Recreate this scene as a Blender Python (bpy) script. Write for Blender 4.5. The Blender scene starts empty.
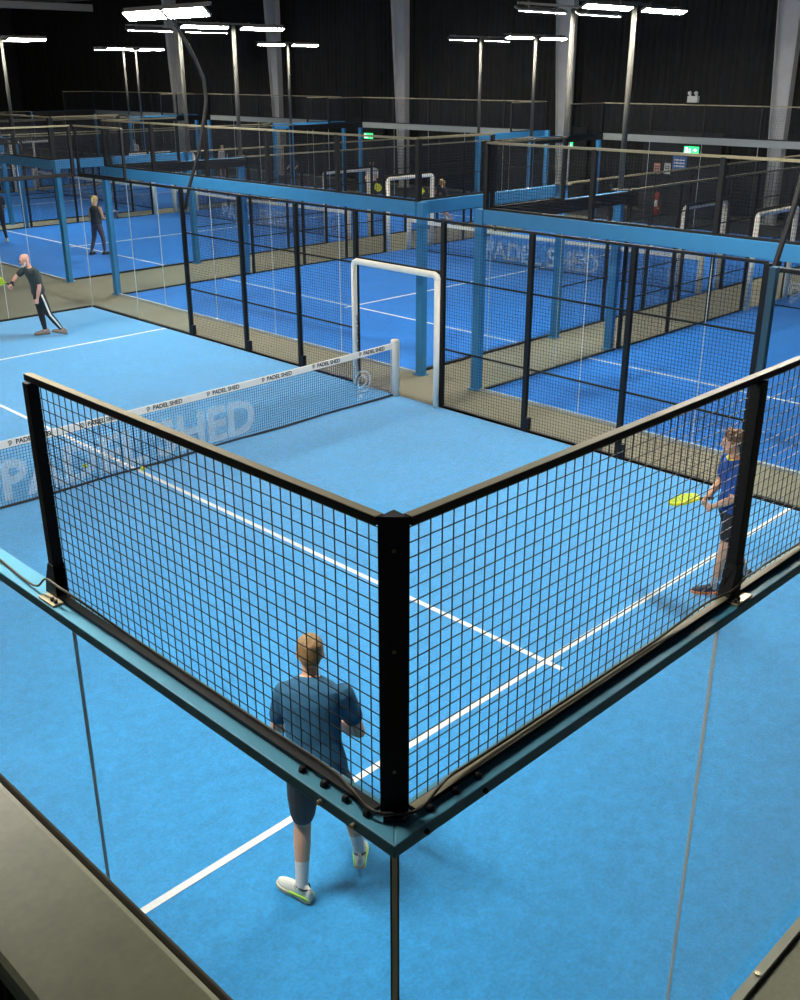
import bpy, bmesh, math, random
from mathutils import Vector, Matrix
random.seed(7)
PI = math.pi
SC = bpy.context.scene
COL = SC.collection

# ------------------------------------------------------------------ helpers
class MB:
    """collects shapes for one mesh object (world coordinates)"""
    def __init__(s): s.v = []; s.f = []
    def add(s, vs, fs):
        n = len(s.v); s.v += [tuple(p) for p in vs]; s.f += [tuple(i + n for i in f) for f in fs]; return s
    def box(s, a, b):
        x0, y0, z0 = (min(a[i], b[i]) for i in range(3)); x1, y1, z1 = (max(a[i], b[i]) for i in range(3))
        return s.add([(x0,y0,z0),(x1,y0,z0),(x1,y1,z0),(x0,y1,z0),(x0,y0,z1),(x1,y0,z1),(x1,y1,z1),(x0,y1,z1)],
                     [(0,3,2,1),(4,5,6,7),(0,1,5,4),(1,2,6,5),(2,3,7,6),(3,0,4,7)])
    def obox(s, c, ax, ay, az):
        c, ax, ay, az = map(Vector, (c, ax, ay, az))
        vs = [c + ax*i + ay*j + az*k for k in (-1,1) for (i,j) in ((-1,-1),(1,-1),(1,1),(-1,1))]
        return s.add(vs, [(0,3,2,1),(4,5,6,7),(0,1,5,4),(1,2,6,5),(2,3,7,6),(3,0,4,7)])
    def prism(s, pts, z0, z1):
        n = len(pts)
        return s.add([(x,y,z0) for x,y in pts] + [(x,y,z1) for x,y in pts],
                     [tuple(range(n))[::-1], tuple(range(n,2*n))] + [(i,(i+1)%n,n+(i+1)%n,n+i) for i in range(n)])
    def rings(s, rings, cap=True):
        n = len(rings[0]); vs = [p for r in rings for p in r]; fs = []
        for k in range(len(rings)-1):
            for i in range(n):
                j = (i+1) % n; fs.append((k*n+i, k*n+j, (k+1)*n+j, (k+1)*n+i))
        if cap: fs += [tuple(range(n))[::-1], tuple(range((len(rings)-1)*n, len(rings)*n))]
        return s.add(vs, fs)
    def tube(s, pts, r, seg=8, round_ends=False, cap=True):
        pts = [Vector(p) for p in pts]; n = len(pts)
        rs = [r]*n if isinstance(r, (int, float)) else list(r)
        if round_ends:
            d0 = (pts[0]-pts[1]).normalized(); d1 = (pts[-1]-pts[-2]).normalized()
            pts = [pts[0]+d0*rs[0]*.9, pts[0]+d0*rs[0]*.6] + pts + [pts[-1]+d1*rs[-1]*.6, pts[-1]+d1*rs[-1]*.9]
            rs = [rs[0]*.4, rs[0]*.8] + rs + [rs[-1]*.8, rs[-1]*.4]; n += 4
        up = None; out = []
        for i in range(n):
            t = (pts[min(i+1,n-1)] - pts[max(i-1,0)])
            t = t.normalized() if t.length > 1e-9 else Vector((0,0,1))
            if up is None: up = t.orthogonal().normalized()
            a = (up - t*up.dot(t)); a = a.normalized() if a.length > 1e-6 else t.orthogonal().normalized(); up = a
            b = t.cross(a)
            out.append([pts[i] + a*rs[i]*math.cos(2*PI*k/seg) + b*rs[i]*math.sin(2*PI*k/seg) for k in range(seg)])
        return s.rings(out, cap)
    def ball(s, c, rx, ry=None, rz=None, seg=14, M=None):
        ry = ry or rx; rz = rz or rx; c = Vector(c); R = []
        for i in range(9):
            a = -PI/2*.97 + PI*.97*i/8
            ring = [Vector((rx*math.cos(a)*math.cos(2*PI*k/seg), ry*math.cos(a)*math.sin(2*PI*k/seg), rz*math.sin(a))) for k in range(seg)]
            R.append([c + (M @ p if M else p) for p in ring])
        return s.rings(R)
    def merge(s, o): return s.add(o.v, o.f)
    def build(s, name, mat, parent=None, smooth=False, bevel=0):
        me = bpy.data.meshes.new(name)
        off = parent_loc(parent)
        me.from_pydata([(x-off.x, y-off.y, z-off.z) for x,y,z in s.v], [], s.f)
        me.materials.append(mat); me.update()
        if smooth:
            for p in me.polygons: p.use_smooth = True
        o = bpy.data.objects.new(name, me); COL.objects.link(o)
        if parent: o.parent = parent
        if bevel:
            b = o.modifiers.new('edge', 'BEVEL'); b.width = bevel; b.segments = 2; b.limit_method = 'ANGLE'
        return o

def parent_loc(p):
    v = Vector((0,0,0))
    while p is not None: v += p.location; p = p.parent
    return v

def tag(o, label=None, cat=None, group=None, kind=None):
    if label: o['label'] = label
    if cat: o['category'] = cat
    if group: o['group'] = group
    if kind: o['kind'] = kind
    return o
def thing(name, label, cat, loc=(0,0,0), group=None):
    o = bpy.data.objects.new(name, None); COL.objects.link(o); o.location = loc; o.empty_display_size = .1
    return tag(o, label, cat, group)

# ------------------------------------------------------------------ materials
def mat(name, rgb, rough=.5, metal=0., spec=None, noise=None, bump=None, emit=None):
    m = bpy.data.materials.new(name); m.use_nodes = True
    nt = m.node_tree; b = nt.nodes['Principled BSDF']
    b.inputs['Base Color'].default_value = (*rgb, 1); b.inputs['Roughness'].default_value = rough; b.inputs['Metallic'].default_value = metal
    if spec is not None: b.inputs['Specular IOR Level'].default_value = spec
    if emit:
        b.inputs['Emission Color'].default_value = (*emit[0], 1); b.inputs['Emission Strength'].default_value = emit[1]
    tc = None
    if noise or bump: tc = nt.nodes.new('ShaderNodeTexCoord')
    if noise:   # list of (scale, amount) layers of value variation
        prev = None
        val = None
        for sc, amt in noise:
            n = nt.nodes.new('ShaderNodeTexNoise'); n.inputs['Scale'].default_value = sc; n.inputs['Detail'].default_value = 4
            nt.links.new(tc.outputs['Object'], n.inputs['Vector'])
            mr = nt.nodes.new('ShaderNodeMapRange'); mr.inputs['From Min'].default_value = .25; mr.inputs['From Max'].default_value = .75
            mr.inputs['To Min'].default_value = 1-amt; mr.inputs['To Max'].default_value = 1+amt
            nt.links.new(n.outputs['Fac'], mr.inputs['Value'])
            if val is None: val = mr.outputs['Result']
            else:
                mu = nt.nodes.new('ShaderNodeMath'); mu.operation = 'MULTIPLY'
                nt.links.new(val, mu.inputs[0]); nt.links.new(mr.outputs['Result'], mu.inputs[1]); val = mu.outputs[0]
        vm = nt.nodes.new('ShaderNodeVectorMath'); vm.operation = 'SCALE'; vm.inputs[0].default_value = rgb
        nt.links.new(val, vm.inputs['Scale']); nt.links.new(vm.outputs[0], b.inputs['Base Color'])
    if bump:
        n = nt.nodes.new('ShaderNodeTexNoise'); n.inputs['Scale'].default_value = bump[0]
        nt.links.new(tc.outputs['Object'], n.inputs['Vector'])
        bp = nt.nodes.new('ShaderNodeBump'); bp.inputs['Strength'].default_value = bump[1]; bp.inputs['Distance'].default_value = .01
        nt.links.new(n.outputs['Fac'], bp.inputs['Height']); nt.links.new(bp.outputs[0], b.inputs['Normal'])
    return m

def glass_mat(name, tint=(.965,.985,.985), refl=.35):
    m = bpy.data.materials.new(name); m.use_nodes = True; nt = m.node_tree; nt.nodes.clear()
    out = nt.nodes.new('ShaderNodeOutputMaterial'); mix = nt.nodes.new('ShaderNodeMixShader')
    t = nt.nodes.new('ShaderNodeBsdfTransparent'); t.inputs[0].default_value = (*tint, 1)
    g = nt.nodes.new('ShaderNodeBsdfGlossy'); g.inputs['Roughness'].default_value = .02
    lw = nt.nodes.new('ShaderNodeLayerWeight'); lw.inputs[0].default_value = .5
    pw = nt.nodes.new('ShaderNodeMath'); pw.operation = 'POWER'; pw.inputs[1].default_value = 4.5; nt.links.new(lw.outputs['Facing'], pw.inputs[0])
    mu = nt.nodes.new('ShaderNodeMath'); mu.operation = 'MULTIPLY_ADD'; mu.inputs[1].default_value = refl; mu.inputs[2].default_value = .008
    nt.links.new(pw.outputs[0], mu.inputs[0]); nt.links.new(mu.outputs[0], mix.inputs[0])
    nt.links.new(t.outputs[0], mix.inputs[1]); nt.links.new(g.outputs[0], mix.inputs[2]); nt.links.new(mix.outputs[0], out.inputs[0])
    return m
def sheer_mat(name, rgb, alpha):
    m = mat(name, rgb, .8); m.node_tree.nodes['Principled BSDF'].inputs['Alpha'].default_value = alpha; return m

M = {}
M['turfA'] = mat('turf_light', (.030,.325,.74), .95, spec=.15, noise=[(1.3,.06),(9,.10),(45,.16),(260,.25)], bump=(300,.5))
M['turfB'] = mat('turf_royal', (.015,.200,.72), .95, spec=.15, noise=[(1.1,.07),(9,.08),(45,.15),(260,.2)], bump=(300,.5))
for k_, w_ in (('turfA', .55), ('turfB', .14)):     # synthetic fibres have a pale sheen at low viewing angles
    b_ = M[k_].node_tree.nodes['Principled BSDF']; b_.inputs['Sheen Weight'].default_value = w_; b_.inputs['Sheen Roughness'].default_value = .45; b_.inputs['Sheen Tint'].default_value = (.85,.95,1,1)
M['line'] = mat('line_white', (.80,.82,.84), .85, noise=[(40,.06)])
M['floor'] = mat('walkway', (.195,.190,.138), .8, noise=[(.8,.12),(25,.10),(120,.10)])
M['black'] = mat('black_paint', (.011,.012,.014), .5, spec=.3)
M['wire'] = mat('wire_black', (.012,.016,.022), .5)
M['teal'] = mat('steel_teal', (.075,.285,.42), .48, spec=.3, noise=[(6,.08)])
M['blue'] = mat('steel_blue', (.035,.215,.46), .45, noise=[(4,.06)])
M['greybeam'] = mat('steel_grey', (.22,.24,.23), .5)
M['palekerb'] = mat('kerb_pale', (.42,.50,.56), .5)
M['darkteal'] = mat('dark_teal', (.03,.085,.13), .5)
M['glass'] = glass_mat('court_glass')
M['joint'] = mat('joint', (.62,.68,.72), .4)
M['edge'] = mat('glass_edge', (.012,.02,.03), .3)
M['alu'] = mat('alu_trim', (.85,.78,.54), .4)
M['sill'] = mat('sill', (.20,.20,.15), .5, noise=[(10,.1)])
M['railtop_lit'] = mat('rail_top_lit', (.23,.205,.13), .55, noise=[(18,.08)])  # warm lamp light on black rail tops, put into the colour
M['bracket'] = mat('zinc', (.40,.36,.24), .4, .6)
M['white'] = mat('white_vinyl', (.80,.80,.77), .55)
M['whiteframe'] = mat('white_pad', (.95,.92,.84), .6, noise=[(8,.05)])
M['ink'] = mat('ink', (.02,.02,.025), .7)
M['netcord'] = mat('net_cord', (.022,.05,.13), .8)
M['netprint'] = sheer_mat('net_print', (.66,.76,.86), .26)
M['netprint2'] = sheer_mat('net_print_far', (.62,.72,.82), .28)
M['pole'] = mat('pole_grey', (.085,.085,.075), .7)
M['lamp'] = mat('lamp_light', (1,1,1), .5, emit=((1,.94,.82), 300))
M['lampbody'] = mat('lamp_housing', (.10,.10,.10), .5)
M['drape'] = mat('drape', (.018,.0185,.018), .95, noise=[(2,.2)])
M['wall'] = mat('dark_wall', (.02,.021,.024), .9)
M['column'] = mat('column_grey', (.46,.46,.45), .6, noise=[(1.5,.10)])
M['ledge'] = mat('ledge', (.52,.53,.34), .36, noise=[(3,.18),(14,.10),(70,.06)])
M['ledgedark'] = mat('ledge_side', (.03,.03,.028), .6)
M['skin'] = mat('skin', (.62,.33,.22), .55)
M['ball'] = mat('ball', (.62,.72,.05), .8)
M['yellow'] = mat('racket_yellow', (.72,.74,.02), .4)
M['exitgreen'] = mat('exit_green', (.02,.5,.12), .5, emit=((.05,1,.3), 1.2))
M['exitwhite'] = mat('exit_white', (.9,.95,.9), .5, emit=((.85,1,.9), 1.6))
M['red'] = mat('red_paint', (.50,.03,.03), .35)
def flat(name, rgb, rough=.8): 
    if name not in M: M[name] = mat(name, rgb, rough, noise=[(30,.08)])
    return M[name]

# ------------------------------------------------------------------ lettering
def text(s, size, mtx, m, parent, name='lettering', bold=.0, depth=.002, align='LEFT'):
    cu = bpy.data.curves.new('t', 'FONT'); cu.body = s; cu.size = size; cu.extrude = depth; cu.offset = bold; cu.align_x = align
    cu.resolution_u = 3
    t = bpy.data.objects.new('t', cu); COL.objects.link(t)
    dg = bpy.context.evaluated_depsgraph_get()
    me = bpy.data.meshes.new_from_object(t.evaluated_get(dg))
    bpy.data.objects.remove(t); bpy.data.curves.remove(cu)
    off = parent_loc(parent)
    me.transform(Matrix.Translation(-off) @ mtx); me.materials.clear(); me.materials.append(m); me.name = name
    o = bpy.data.objects.new(name, me); COL.objects.link(o); o.parent = parent
    return o
def frame(o, x, y):     # matrix with origin o, local x and y directions
    x = Vector(x).normalized(); y = Vector(y).normalized(); z = x.cross(y)
    m = Matrix((x, y, z)).transposed().to_4x4(); m.translation = Vector(o); return m
def arc_strip(mb, mtx, c, r0, r1, a0, a1, n=22, d=.002):
    A = [a0 + (a1-a0)*i/n for i in range(n+1)]
    rings = []
    for a in A:
        rings.append([mtx @ Vector((c[0]+r*math.cos(a), c[1]+r*math.sin(a), z)) for r, z in ((r0,-d),(r1,-d),(r1,d),(r0,d))])
    mb.rings(rings)
def logo(mb, mtx, h, d=.002):
    """round badge: open outer ring with a P in it and a short stem under it"""
    R = h*.40; c = (R, h-R)
    arc_strip(mb, mtx, c, R*.80, R, -PI*.62, PI*1.02, d=d)
    arc_strip(mb, mtx, c, R*.36, R*.58, -PI*.5, PI*.95, d=d)
    def bar(x0, y0, x1, y1):
        mb.rings([[mtx @ Vector((x, y, z)) for x, y in ((x0,y0),(x1,y0),(x1,y1),(x0,y1))] for z in (-d, d)])
    bar(c[0]-R*.58, c[1]-R*.95, c[0]-R*.36, c[1]+R*.05)
    bar(c[0]-R*.36, c[1]-R*.58, c[0]+R*.02, c[1]-R*.36)
    bar(c[0]-R*.62, 0, c[0]+R*.05, h*.15)

# ------------------------------------------------------------------ people
def bake(mb, name, m, parent, voxel, smooth=5):
    off = parent_loc(parent)
    me = bpy.data.meshes.new(name); me.from_pydata([Vector(p)-off for p in mb.v], [], mb.f)
    bm = bmesh.new(); bm.from_mesh(me); bmesh.ops.recalc_face_normals(bm, faces=bm.faces); bm.to_mesh(me); bm.free()
    t = bpy.data.objects.new('t', me); COL.objects.link(t)
    r = t.modifiers.new('r', 'REMESH'); r.mode = 'VOXEL'; r.voxel_size = voxel
    s = t.modifiers.new('s', 'SMOOTH'); s.iterations = smooth; s.factor = .5
    dg = bpy.context.evaluated_depsgraph_get()
    me2 = bpy.data.meshes.new_from_object(t.evaluated_get(dg))
    bpy.data.objects.remove(t); bpy.data.meshes.remove(me)
    me2.materials.clear(); me2.materials.append(m); me2.name = name
    for p in me2.polygons: p.use_smooth = True
    o = bpy.data.objects.new(name, me2); COL.objects.link(o); o.parent = parent
    return o

def V(*a): return Vector(a)
TORSO = [(-.10,.125,.085),(-.02,.168,.112),(.10,.165,.112),(.30,.146,.10),(.52,.158,.108),(.72,.178,.118),(.86,.180,.108),(.95,.135,.085),(1.02,.072,.066)]
def torso(mb, J, grow=0., t0=-2, t1=2, seg=18, k=1., flare=0.):
    lat0 = (J['hipR']-J['hipL']).normalized(); lat1 = (J['shR']-J['shL']).normalized()
    a, c = J['pel'], J['neck']; R = []
    mid = (a+c)/2 + (J.get('bend') or V(0,0,0))
    for t, w, d in TORSO:
        if t < t0 or t > t1: continue
        p = a*(1-t)**2 + mid*2*t*(1-t) + c*t*t if 0 <= t <= 1 else (a + (mid-a)*2*t if t < 0 else c + (c-mid)*2*(t-1))
        tt = min(max(t,0),1); l = lat0.lerp(lat1, tt).normalized(); s = (c-a).normalized()
        f = s.cross(l).normalized()
        grow_ = grow + flare*max(0, .55-t)
        if flare and t > .98: grow_ = .004
        R.append([p + l*(w*k+grow_)*math.copysign(abs(math.cos(x))**.85, math.cos(x)) + f*(d*k+grow_)*math.copysign(abs(math.sin(x))**.85, math.sin(x)) for x in [2*PI*i/seg for i in range(seg)]])
    mb.rings(R)
HEAD = [(0,.030,.028,.048),(.07,.046,.050,.036),(.18,.056,.070,.018),(.33,.065,.085,.004),(.5,.072,.093,-.002),(.66,.076,.096,-.006),(.80,.070,.088,-.008),(.91,.052,.064,-.010),(.98,.024,.030,-.010)]
def head_pts(Hm, s, w, d, y, z, seg=20):
    return [Hm @ V(w*s*math.cos(2*PI*i/seg), (y + d*math.sin(2*PI*i/seg))*s, z*s) for i in range(seg)]
def head(mb, Hm, s=1.):
    H = .235
    mb.rings([head_pts(Hm, s, w, d, y, z*H) for z, w, d, y in HEAD])
    R = lambda *p: Hm @ (V(*p)*s)
    mb.tube([R(0,.088,.132), R(0,.104,.108), R(0,.112,.090), R(0,.090,.078)], [.008*s,.012*s,.016*s,.010*s], 8, True)   # nose
    mb.tube([R(-.045,.080,.138), R(0,.095,.140), R(.045,.080,.138)], .010*s, 6, True)                                    # brow
    mb.ball(R(0,.075,.018), .022*s, .02*s, .016*s)                                                                      # chin
    for e in (-1, 1):
        mb.ball(R(e*.074,-.008,.110), .010*s, .022*s, .032*s)
def face_details(Hm, s, par, lips=(.45,.16,.13)):
    R = lambda *p: Hm @ (V(*p)*s)
    for e in (-1, 1):
        w = MB(); w.ball(R(e*.031,.084,.120), .0135*s); o = w.build('eye', flat('eye_white', (.75,.74,.72)), par, True)
        i = MB(); i.ball(R(e*.031,.0935,.120), .0065*s); i.build('iris', flat('iris', (.05,.04,.03)), o, True)
    m = MB(); m.tube([R(-.024,.084,.053), R(0,.093,.054), R(.024,.084,.053)], [.004*s,.007*s,.004*s], 8, True); m.build('mouth', flat('lips', lips), par, True)
def hand(mb, wr, d, palm, thumb, curl=.5, s=1.):
    """wrist, direction of the hand, palm normal, side the thumb is on"""
    d = d.normalized(); palm = (palm - d*palm.dot(d)).normalized(); th = d.cross(palm).normalized()
    if th.dot(thumb) < 0: th = -th
    R = []
    for t, w, k in ((-.01,.024,.021),(.03,.034,.017),(.07,.042,.015),(.095,.040,.012)):
        c = wr + d*t*s
        R.append([c + th*w*s*math.cos(2*PI*i/12) + palm*k*s*math.sin(2*PI*i/12) for i in range(12)])
    mb.rings(R)
    for q, L in ((-.031,.060),(-.011,.076),(.010,.082),(.031,.074)):
        p = wr + d*.088*s + th*q*s; pts = [p - d*.02*s, p]; a = 0
        for sl in (.42,.32,.26):
            a += curl*1.25; p = p + (d*math.cos(a) + palm*math.sin(a))*L*sl*s; pts.append(p)
        mb.tube(pts, [.0088*s,.0088*s,.0085*s,.008*s,.007*s], 7, True)
    p0 = wr + d*.025*s + th*.026*s
    p1 = p0 + (d*.55 + th*.75 + palm*.3).normalized()*.038*s
    p2 = p1 + (d*.8 + th*.15 + palm*(.3+curl*.6)).normalized()*.033*s
    p3 = p2 + (d*.7 - th*.25*curl + palm*(.2+curl*.9)).normalized()*.027*s
    mb.tube([p0, p1, p2, p3], [.014*s,.011*s,.0095*s,.0078*s], 7, True)
def shoe(an, toe, par, mu, ms, s=1., lift=0., accent=None):
    d = V(toe.x, toe.y, 0).normalized(); l = V(d.y, -d.x, 0); up = V(0,0,1)
    pitch = Matrix.Rotation(lift, 3, l)
    base = V(an.x, an.y, an.z - .085*s)
    def P(t, w, z): return base + pitch @ (d*t*s + l*w*s + up*z*s)
    prof = [(-.085,.022,.055,.060),(-.070,.033,.075,.066),(-.03,.036,.095,.07),(.02,.037,.095,.07),(.06,.041,.070,.06),(.11,.046,.055,.045),(.16,.044,.045,.03),(.195,.030,.035,.02),(.208,.014,.026,.012)]
    u = MB(); R = []
    for t, w, h, _ in prof:
        R.append([P(t, w*math.cos(a), .018 + (h*max(math.sin(a),0)) ) for a in [2*PI*i/14 for i in range(14)]])
    u.rings(R); o = bake(u, 'shoe', mu, par, .005, 3)
    so = MB(); R = []
    for t, w, h, _ in prof: R.append([P(t*1.03, x*(w+.006), z) for x, z in ((-1,0),(1,0),(1,.024),(-1,.024))])
    so.rings(R); so.build('sole', ms, o)
    if accent:
        a = MB(); a.tube([P(-.075,.036,.03), P(0,.043,.035), P(.07,.048,.03), P(.14,.047,.028)], .006*s, 6, True)
        a.tube([P(-.075,-.036,.03), P(0,-.043,.035), P(.07,-.048,.03)], .006*s, 6, True); a.build('stripe', accent, o, True)
        c = MB(); c.tube([P(-.07,.0,.085), P(-.035,.036,.088), P(.015,.036,.098), P(.04,0,.105), P(.015,-.036,.098), P(-.035,-.036,.088), P(-.07,0,.085)], .006*s, 6); c.build('collar', M['ink'], o, True)
    return o
def person(label, loc, ang, J, wear, voxel=.007, s=1., hands=True, hair='short'):
    """J: joints in a frame whose y points along heading ang (degrees) and x to its right"""
    P = thing('person', label, 'person', loc)
    a = math.radians(ang); fx = V(math.sin(a), -math.cos(a), 0); fy = V(math.cos(a), math.sin(a), 0); L = Vector(loc)
    W = lambda p: L + (fx*p[0] + fy*p[1] + V(0,0,p[2]))*1.0
    D = lambda p: (fx*p[0] + fy*p[1] + V(0,0,p[2])).normalized()
    K = {k: (D(v) if k.startswith(('toe','palm','thumb','bend','hdir','face')) else W(v)) for k, v in J.items() if isinstance(v, tuple)}
    if 'bend' in J: K['bend'] = K['bend']*Vector(J['bend']).length
    b = MB(); torso(b, K, -.006, k=s)
    up = K.get('hdir', V(0,0,1)); fc = K['face']; fc = (fc - up*fc.dot(up)).normalized(); rt = fc.cross(up).normalized()
    Hm = Matrix((rt, fc, up)).transposed().to_4x4(); Hm.translation = K['head']
    head(b, Hm, s)
    b.tube([K['neck'] - up*.05, K['neck'].lerp(K['head'], .5) - fc*.004, K['head'] + up*.06*s - fc*.012], [.062*s,.052*s,.052*s], 12, True)
    for S in 'LR':
        sh, el, wr = K['sh'+S], K['el'+S], K['wr'+S]
        b.tube([sh, sh.lerp(el,.35), sh.lerp(el,.8), el, el.lerp(wr,.3), el.lerp(wr,.7), wr], [r*s for r in (.056,.050,.042,.040,.042,.034,.026)], 12, True)
        hp, kn, an = K['hip'+S], K['knee'+S], K['an'+S]
        b.tube([hp, hp.lerp(kn,.4), hp.lerp(kn,.85), kn, kn.lerp(an,.3), kn.lerp(an,.7), an], [r*s for r in (.088,.080,.060,.055,.056,.044,.036)], 12, True)
        t = K['toe'+S]; b.tube([an, an - V(0,0,.035) + t*.05, an - V(0,0,.05) + t*.12], [.036*s,.032*s,.022*s], 8, True)
        d = K.get('hand'+S); d = (d - wr) if d is not None else (wr - el)
        hand(b, wr, d, K.get('palm'+S, V(0,0,-1)), K.get('thumb'+S, V(0,0,1)), J.get('curl', .5) if not isinstance(J.get('curl'), tuple) else .5, s)
    sk = wear.get('skin', M['skin'])
    bake(b, 'body', sk, P, voxel, 4)
    face_details(Hm, s, P)
    # shirt
    t = MB(); g = wear.get('shirtgrow', .012)
    torso(t, K, g, -.03 if wear.get('untuck', True) else .05, 1.03, k=s, flare=wear.get('flare', .014))
    if wear.get('sleeve', .6) > 0:
        for S in 'LR':
            sh, el = K['sh'+S], K['el'+S]; q = wear.get('sleeve', .6)
            t.tube([sh, sh.lerp(el, q*.5), sh.lerp(el, q)], [.070*s,.066*s,.064*s], 14, True)
    sh_o = bake(t, 'shirt', wear['shirt'], P, voxel*1.1, 4)
    # legs
    t = MB(); torso(t, K, .012 if wear.get('untuck', True) else .01, -.2, .12, k=s)
    for S in 'LR':
        hp, kn, an = K['hip'+S], K['knee'+S], K['an'+S]; le = wear['leg']
        if le <= 1: pts = [hp, hp.lerp(kn, le*.5), hp.lerp(kn, le)]; r = [.104,.098,.088 if wear.get('loose') else .078]
        else: pts = [hp, hp.lerp(kn,.5), kn, kn.lerp(an,.4), kn.lerp(an,.92)]; r = [.100,.088,.066,.062,.045]
        t.tube(pts, [x*s for x in r], 14, True)
    bake(t, wear.get('legname', 'shorts'), wear['pants'], P, voxel*1.1, 4)
    if wear.get('sidestripe'):
        for S in 'LR':
            hp, kn, an = K['hip'+S], K['knee'+S], K['an'+S]
            side = -fc.cross(V(0,0,1)) if S == 'L' else fc.cross(V(0,0,1))
            m = MB(); m.tube([hp + side*.098, hp.lerp(kn,.5) + side*.084, kn + side*.062, kn.lerp(an,.4) + side*.056, kn.lerp(an,.88) + side*.040], [.020,.021,.019,.018,.014], 8, True)
            m.build('stripe', M['white'], P, True)
    for S in 'LR':
        kn, an = K['knee'+S], K['an'+S]
        if wear.get('sock'):
            m = MB(); m.tube([an - V(0,0,.03), an, an.lerp(kn,.18), an.lerp(kn, wear.get('sockh',.32))], [.042,.043,.044,.050], 14, True)
            so = bake(m, 'sock', wear['sock'], P, .006, 2)
        shoe(an, K['toe'+S], P, wear['shoe'], wear['sole'], s*wear.get('shoesize', 1.06), J.get('lift'+S, 0.), wear.get('accent'))
    if hair != 'none':
        h = MB(); R = []
        H = .235
        rows = [(.30,.050,.050,-.052),(.40,.064,.066,-.042),(.52,.078,.082,-.026),(.66,.083,.092,-.014),(.80,.080,.096,-.010),(.92,.064,.076,-.008),(1.0,.042,.050,-.006),(1.04,.016,.02,-.006)]
        h.rings([head_pts(Hm, s, w, d, y, z*H, 18) for z, w, d, y in rows])
        rnd = random.Random(3)
        if hair in ('curly', 'short'):
            for _ in range(46 if hair == 'curly' else 0):
                z, w, d, y = rows[rnd.randrange(2, 7)]; an_ = rnd.uniform(0, 2*PI)
                h.ball(Hm @ (V(w*math.cos(an_), y + d*math.sin(an_), z*H)*s), .017*s, seg=8)
        if hair == 'tail':
            R_ = lambda *p: Hm @ (V(*p)*s)
            h.tube([R_(0,-.09,.17), R_(0,-.135,.16), R_(0,-.15,.10), R_(0,-.13,.03), R_(0,-.11,-.04)], [.02,.028,.03,.024,.010], 9, True)
        if hair == 'long':
            R_ = lambda *p: Hm @ (V(*p)*s)
            h.tube([R_(0,-.075,.14), R_(0,-.095,.06), R_(0,-.09,-.03), R_(0,-.085,-.12)], [.06,.07,.065,.03], 10, True)
        bake(h, 'hair', wear['hair'], P, .006, 4 if hair != 'curly' else 1)
    return P, K, Hm
def racket(label, grip, d, nrm, m_face, m_edge):
    """grip end point, direction to the head, face normal"""
    d = d.normalized(); nrm = (nrm - d*nrm.dot(d)).normalized(); l = d.cross(nrm)
    o = thing('padel_racket', label, 'racket', tuple(grip))
    c = grip + d*.315
    outl = []
    for i in range(36):
        a = 2*PI*i/36; x = .130*math.cos(a)*(1-.10*max(-math.sin(a),0)); y = .148*math.sin(a)
        outl.append((x, y))
    f = MB(); f.rings([[c + l*x*.95 + d*y*.95 + nrm*z for x, y in outl] for z in (-.017,.017)]); face = f.build('face', m_face, o)
    e = MB(); pts = [c + l*x + d*y for x, y in outl]; e.tube(pts + [pts[0], pts[1]], .019, 8, cap=False); e.build('frame', m_edge, o, True)
    h = MB()
    for i in range(-3, 4):
        for j in range(-3, 4):
            if i*i + j*j <= 10 and (i+j) % 2 == 0:
                q = c + l*i*.026 + d*j*.026; h.tube([q - nrm*.0175, q + nrm*.0175], .0065, 8)
    h.build('hole', M['ink'], o)
    t = MB()
    for e_ in (-1, 1): t.tube([c - d*.125 + l*e_*.06, c - d*.175 + l*e_*.022, c - d*.20], .013, 7, True)
    t.build('throat', m_edge, o, True)
    g = MB(); g.tube([grip - d*.02, grip, grip + d*.13], [.018,.016,.0155], 10, True); g.build('grip', M['ink'], o, True)
    return o

# ------------------------------------------------------------------ hall shell
def struct(mb, name, m): return tag(mb.build(name, m), kind='structure')
struct(MB().box((-6,-8,-.2), (36,74,0)), 'floor', M['floor'])
struct(MB().box((31.5,-8,0), (34.55,73,.006)), 'floor_far', flat('rubber', (.035,.036,.036)))
struct(MB().box((35.4,-8,0), (36,74,9.6)), 'wall_far', M['wall'])
struct(MB().box((-6,73.4,0), (36,74,9.6)), 'wall_left', M['wall'])
struct(MB().box((-6,-8,9.6), (36,74,9.9)), 'ceiling', M['wall'])
cu = MB(); R = []
n = 900
for z in (9.5, 6.5, 3.5, .12):
    R.append([(35.05 + .09*math.sin(i*1.9+.6*math.sin(i*.23)) + .03*math.sin(i*.57+z), -7.5 + 80*i/n, z) for i in range(n+1)])
vs = [p for r in R for p in r]; fs = [(k*(n+1)+i, k*(n+1)+i+1, (k+1)*(n+1)+i+1, (k+1)*(n+1)+i) for k in range(3) for i in range(n)]
o = cu.add(vs, fs).build('drape', M['drape'], None, True); so = o.modifiers.new('s','SOLIDIFY'); so.thickness = .01
tag(o, 'tall black pleated drape covering the end wall of the hall behind the steel columns', 'curtain')
rb = MB(); rb.obox((34.0,34,9.25), (.09,0,0), (0,40,0), (0,0,.16)); rb.obox((34.0,34,9.40), (.2,0,0), (0,40,0), (0,0,.012)); rb.obox((34.0,34,9.09), (.2,0,0), (0,40,0), (0,0,.012))
struct(rb, 'trim_1', M['column'])

rb = MB(); rb.obox((28,62,8.72), (12,0,0), (0,.12,0), (0,0,.20)); struct(rb, 'trim_2', M['column'])
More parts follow.
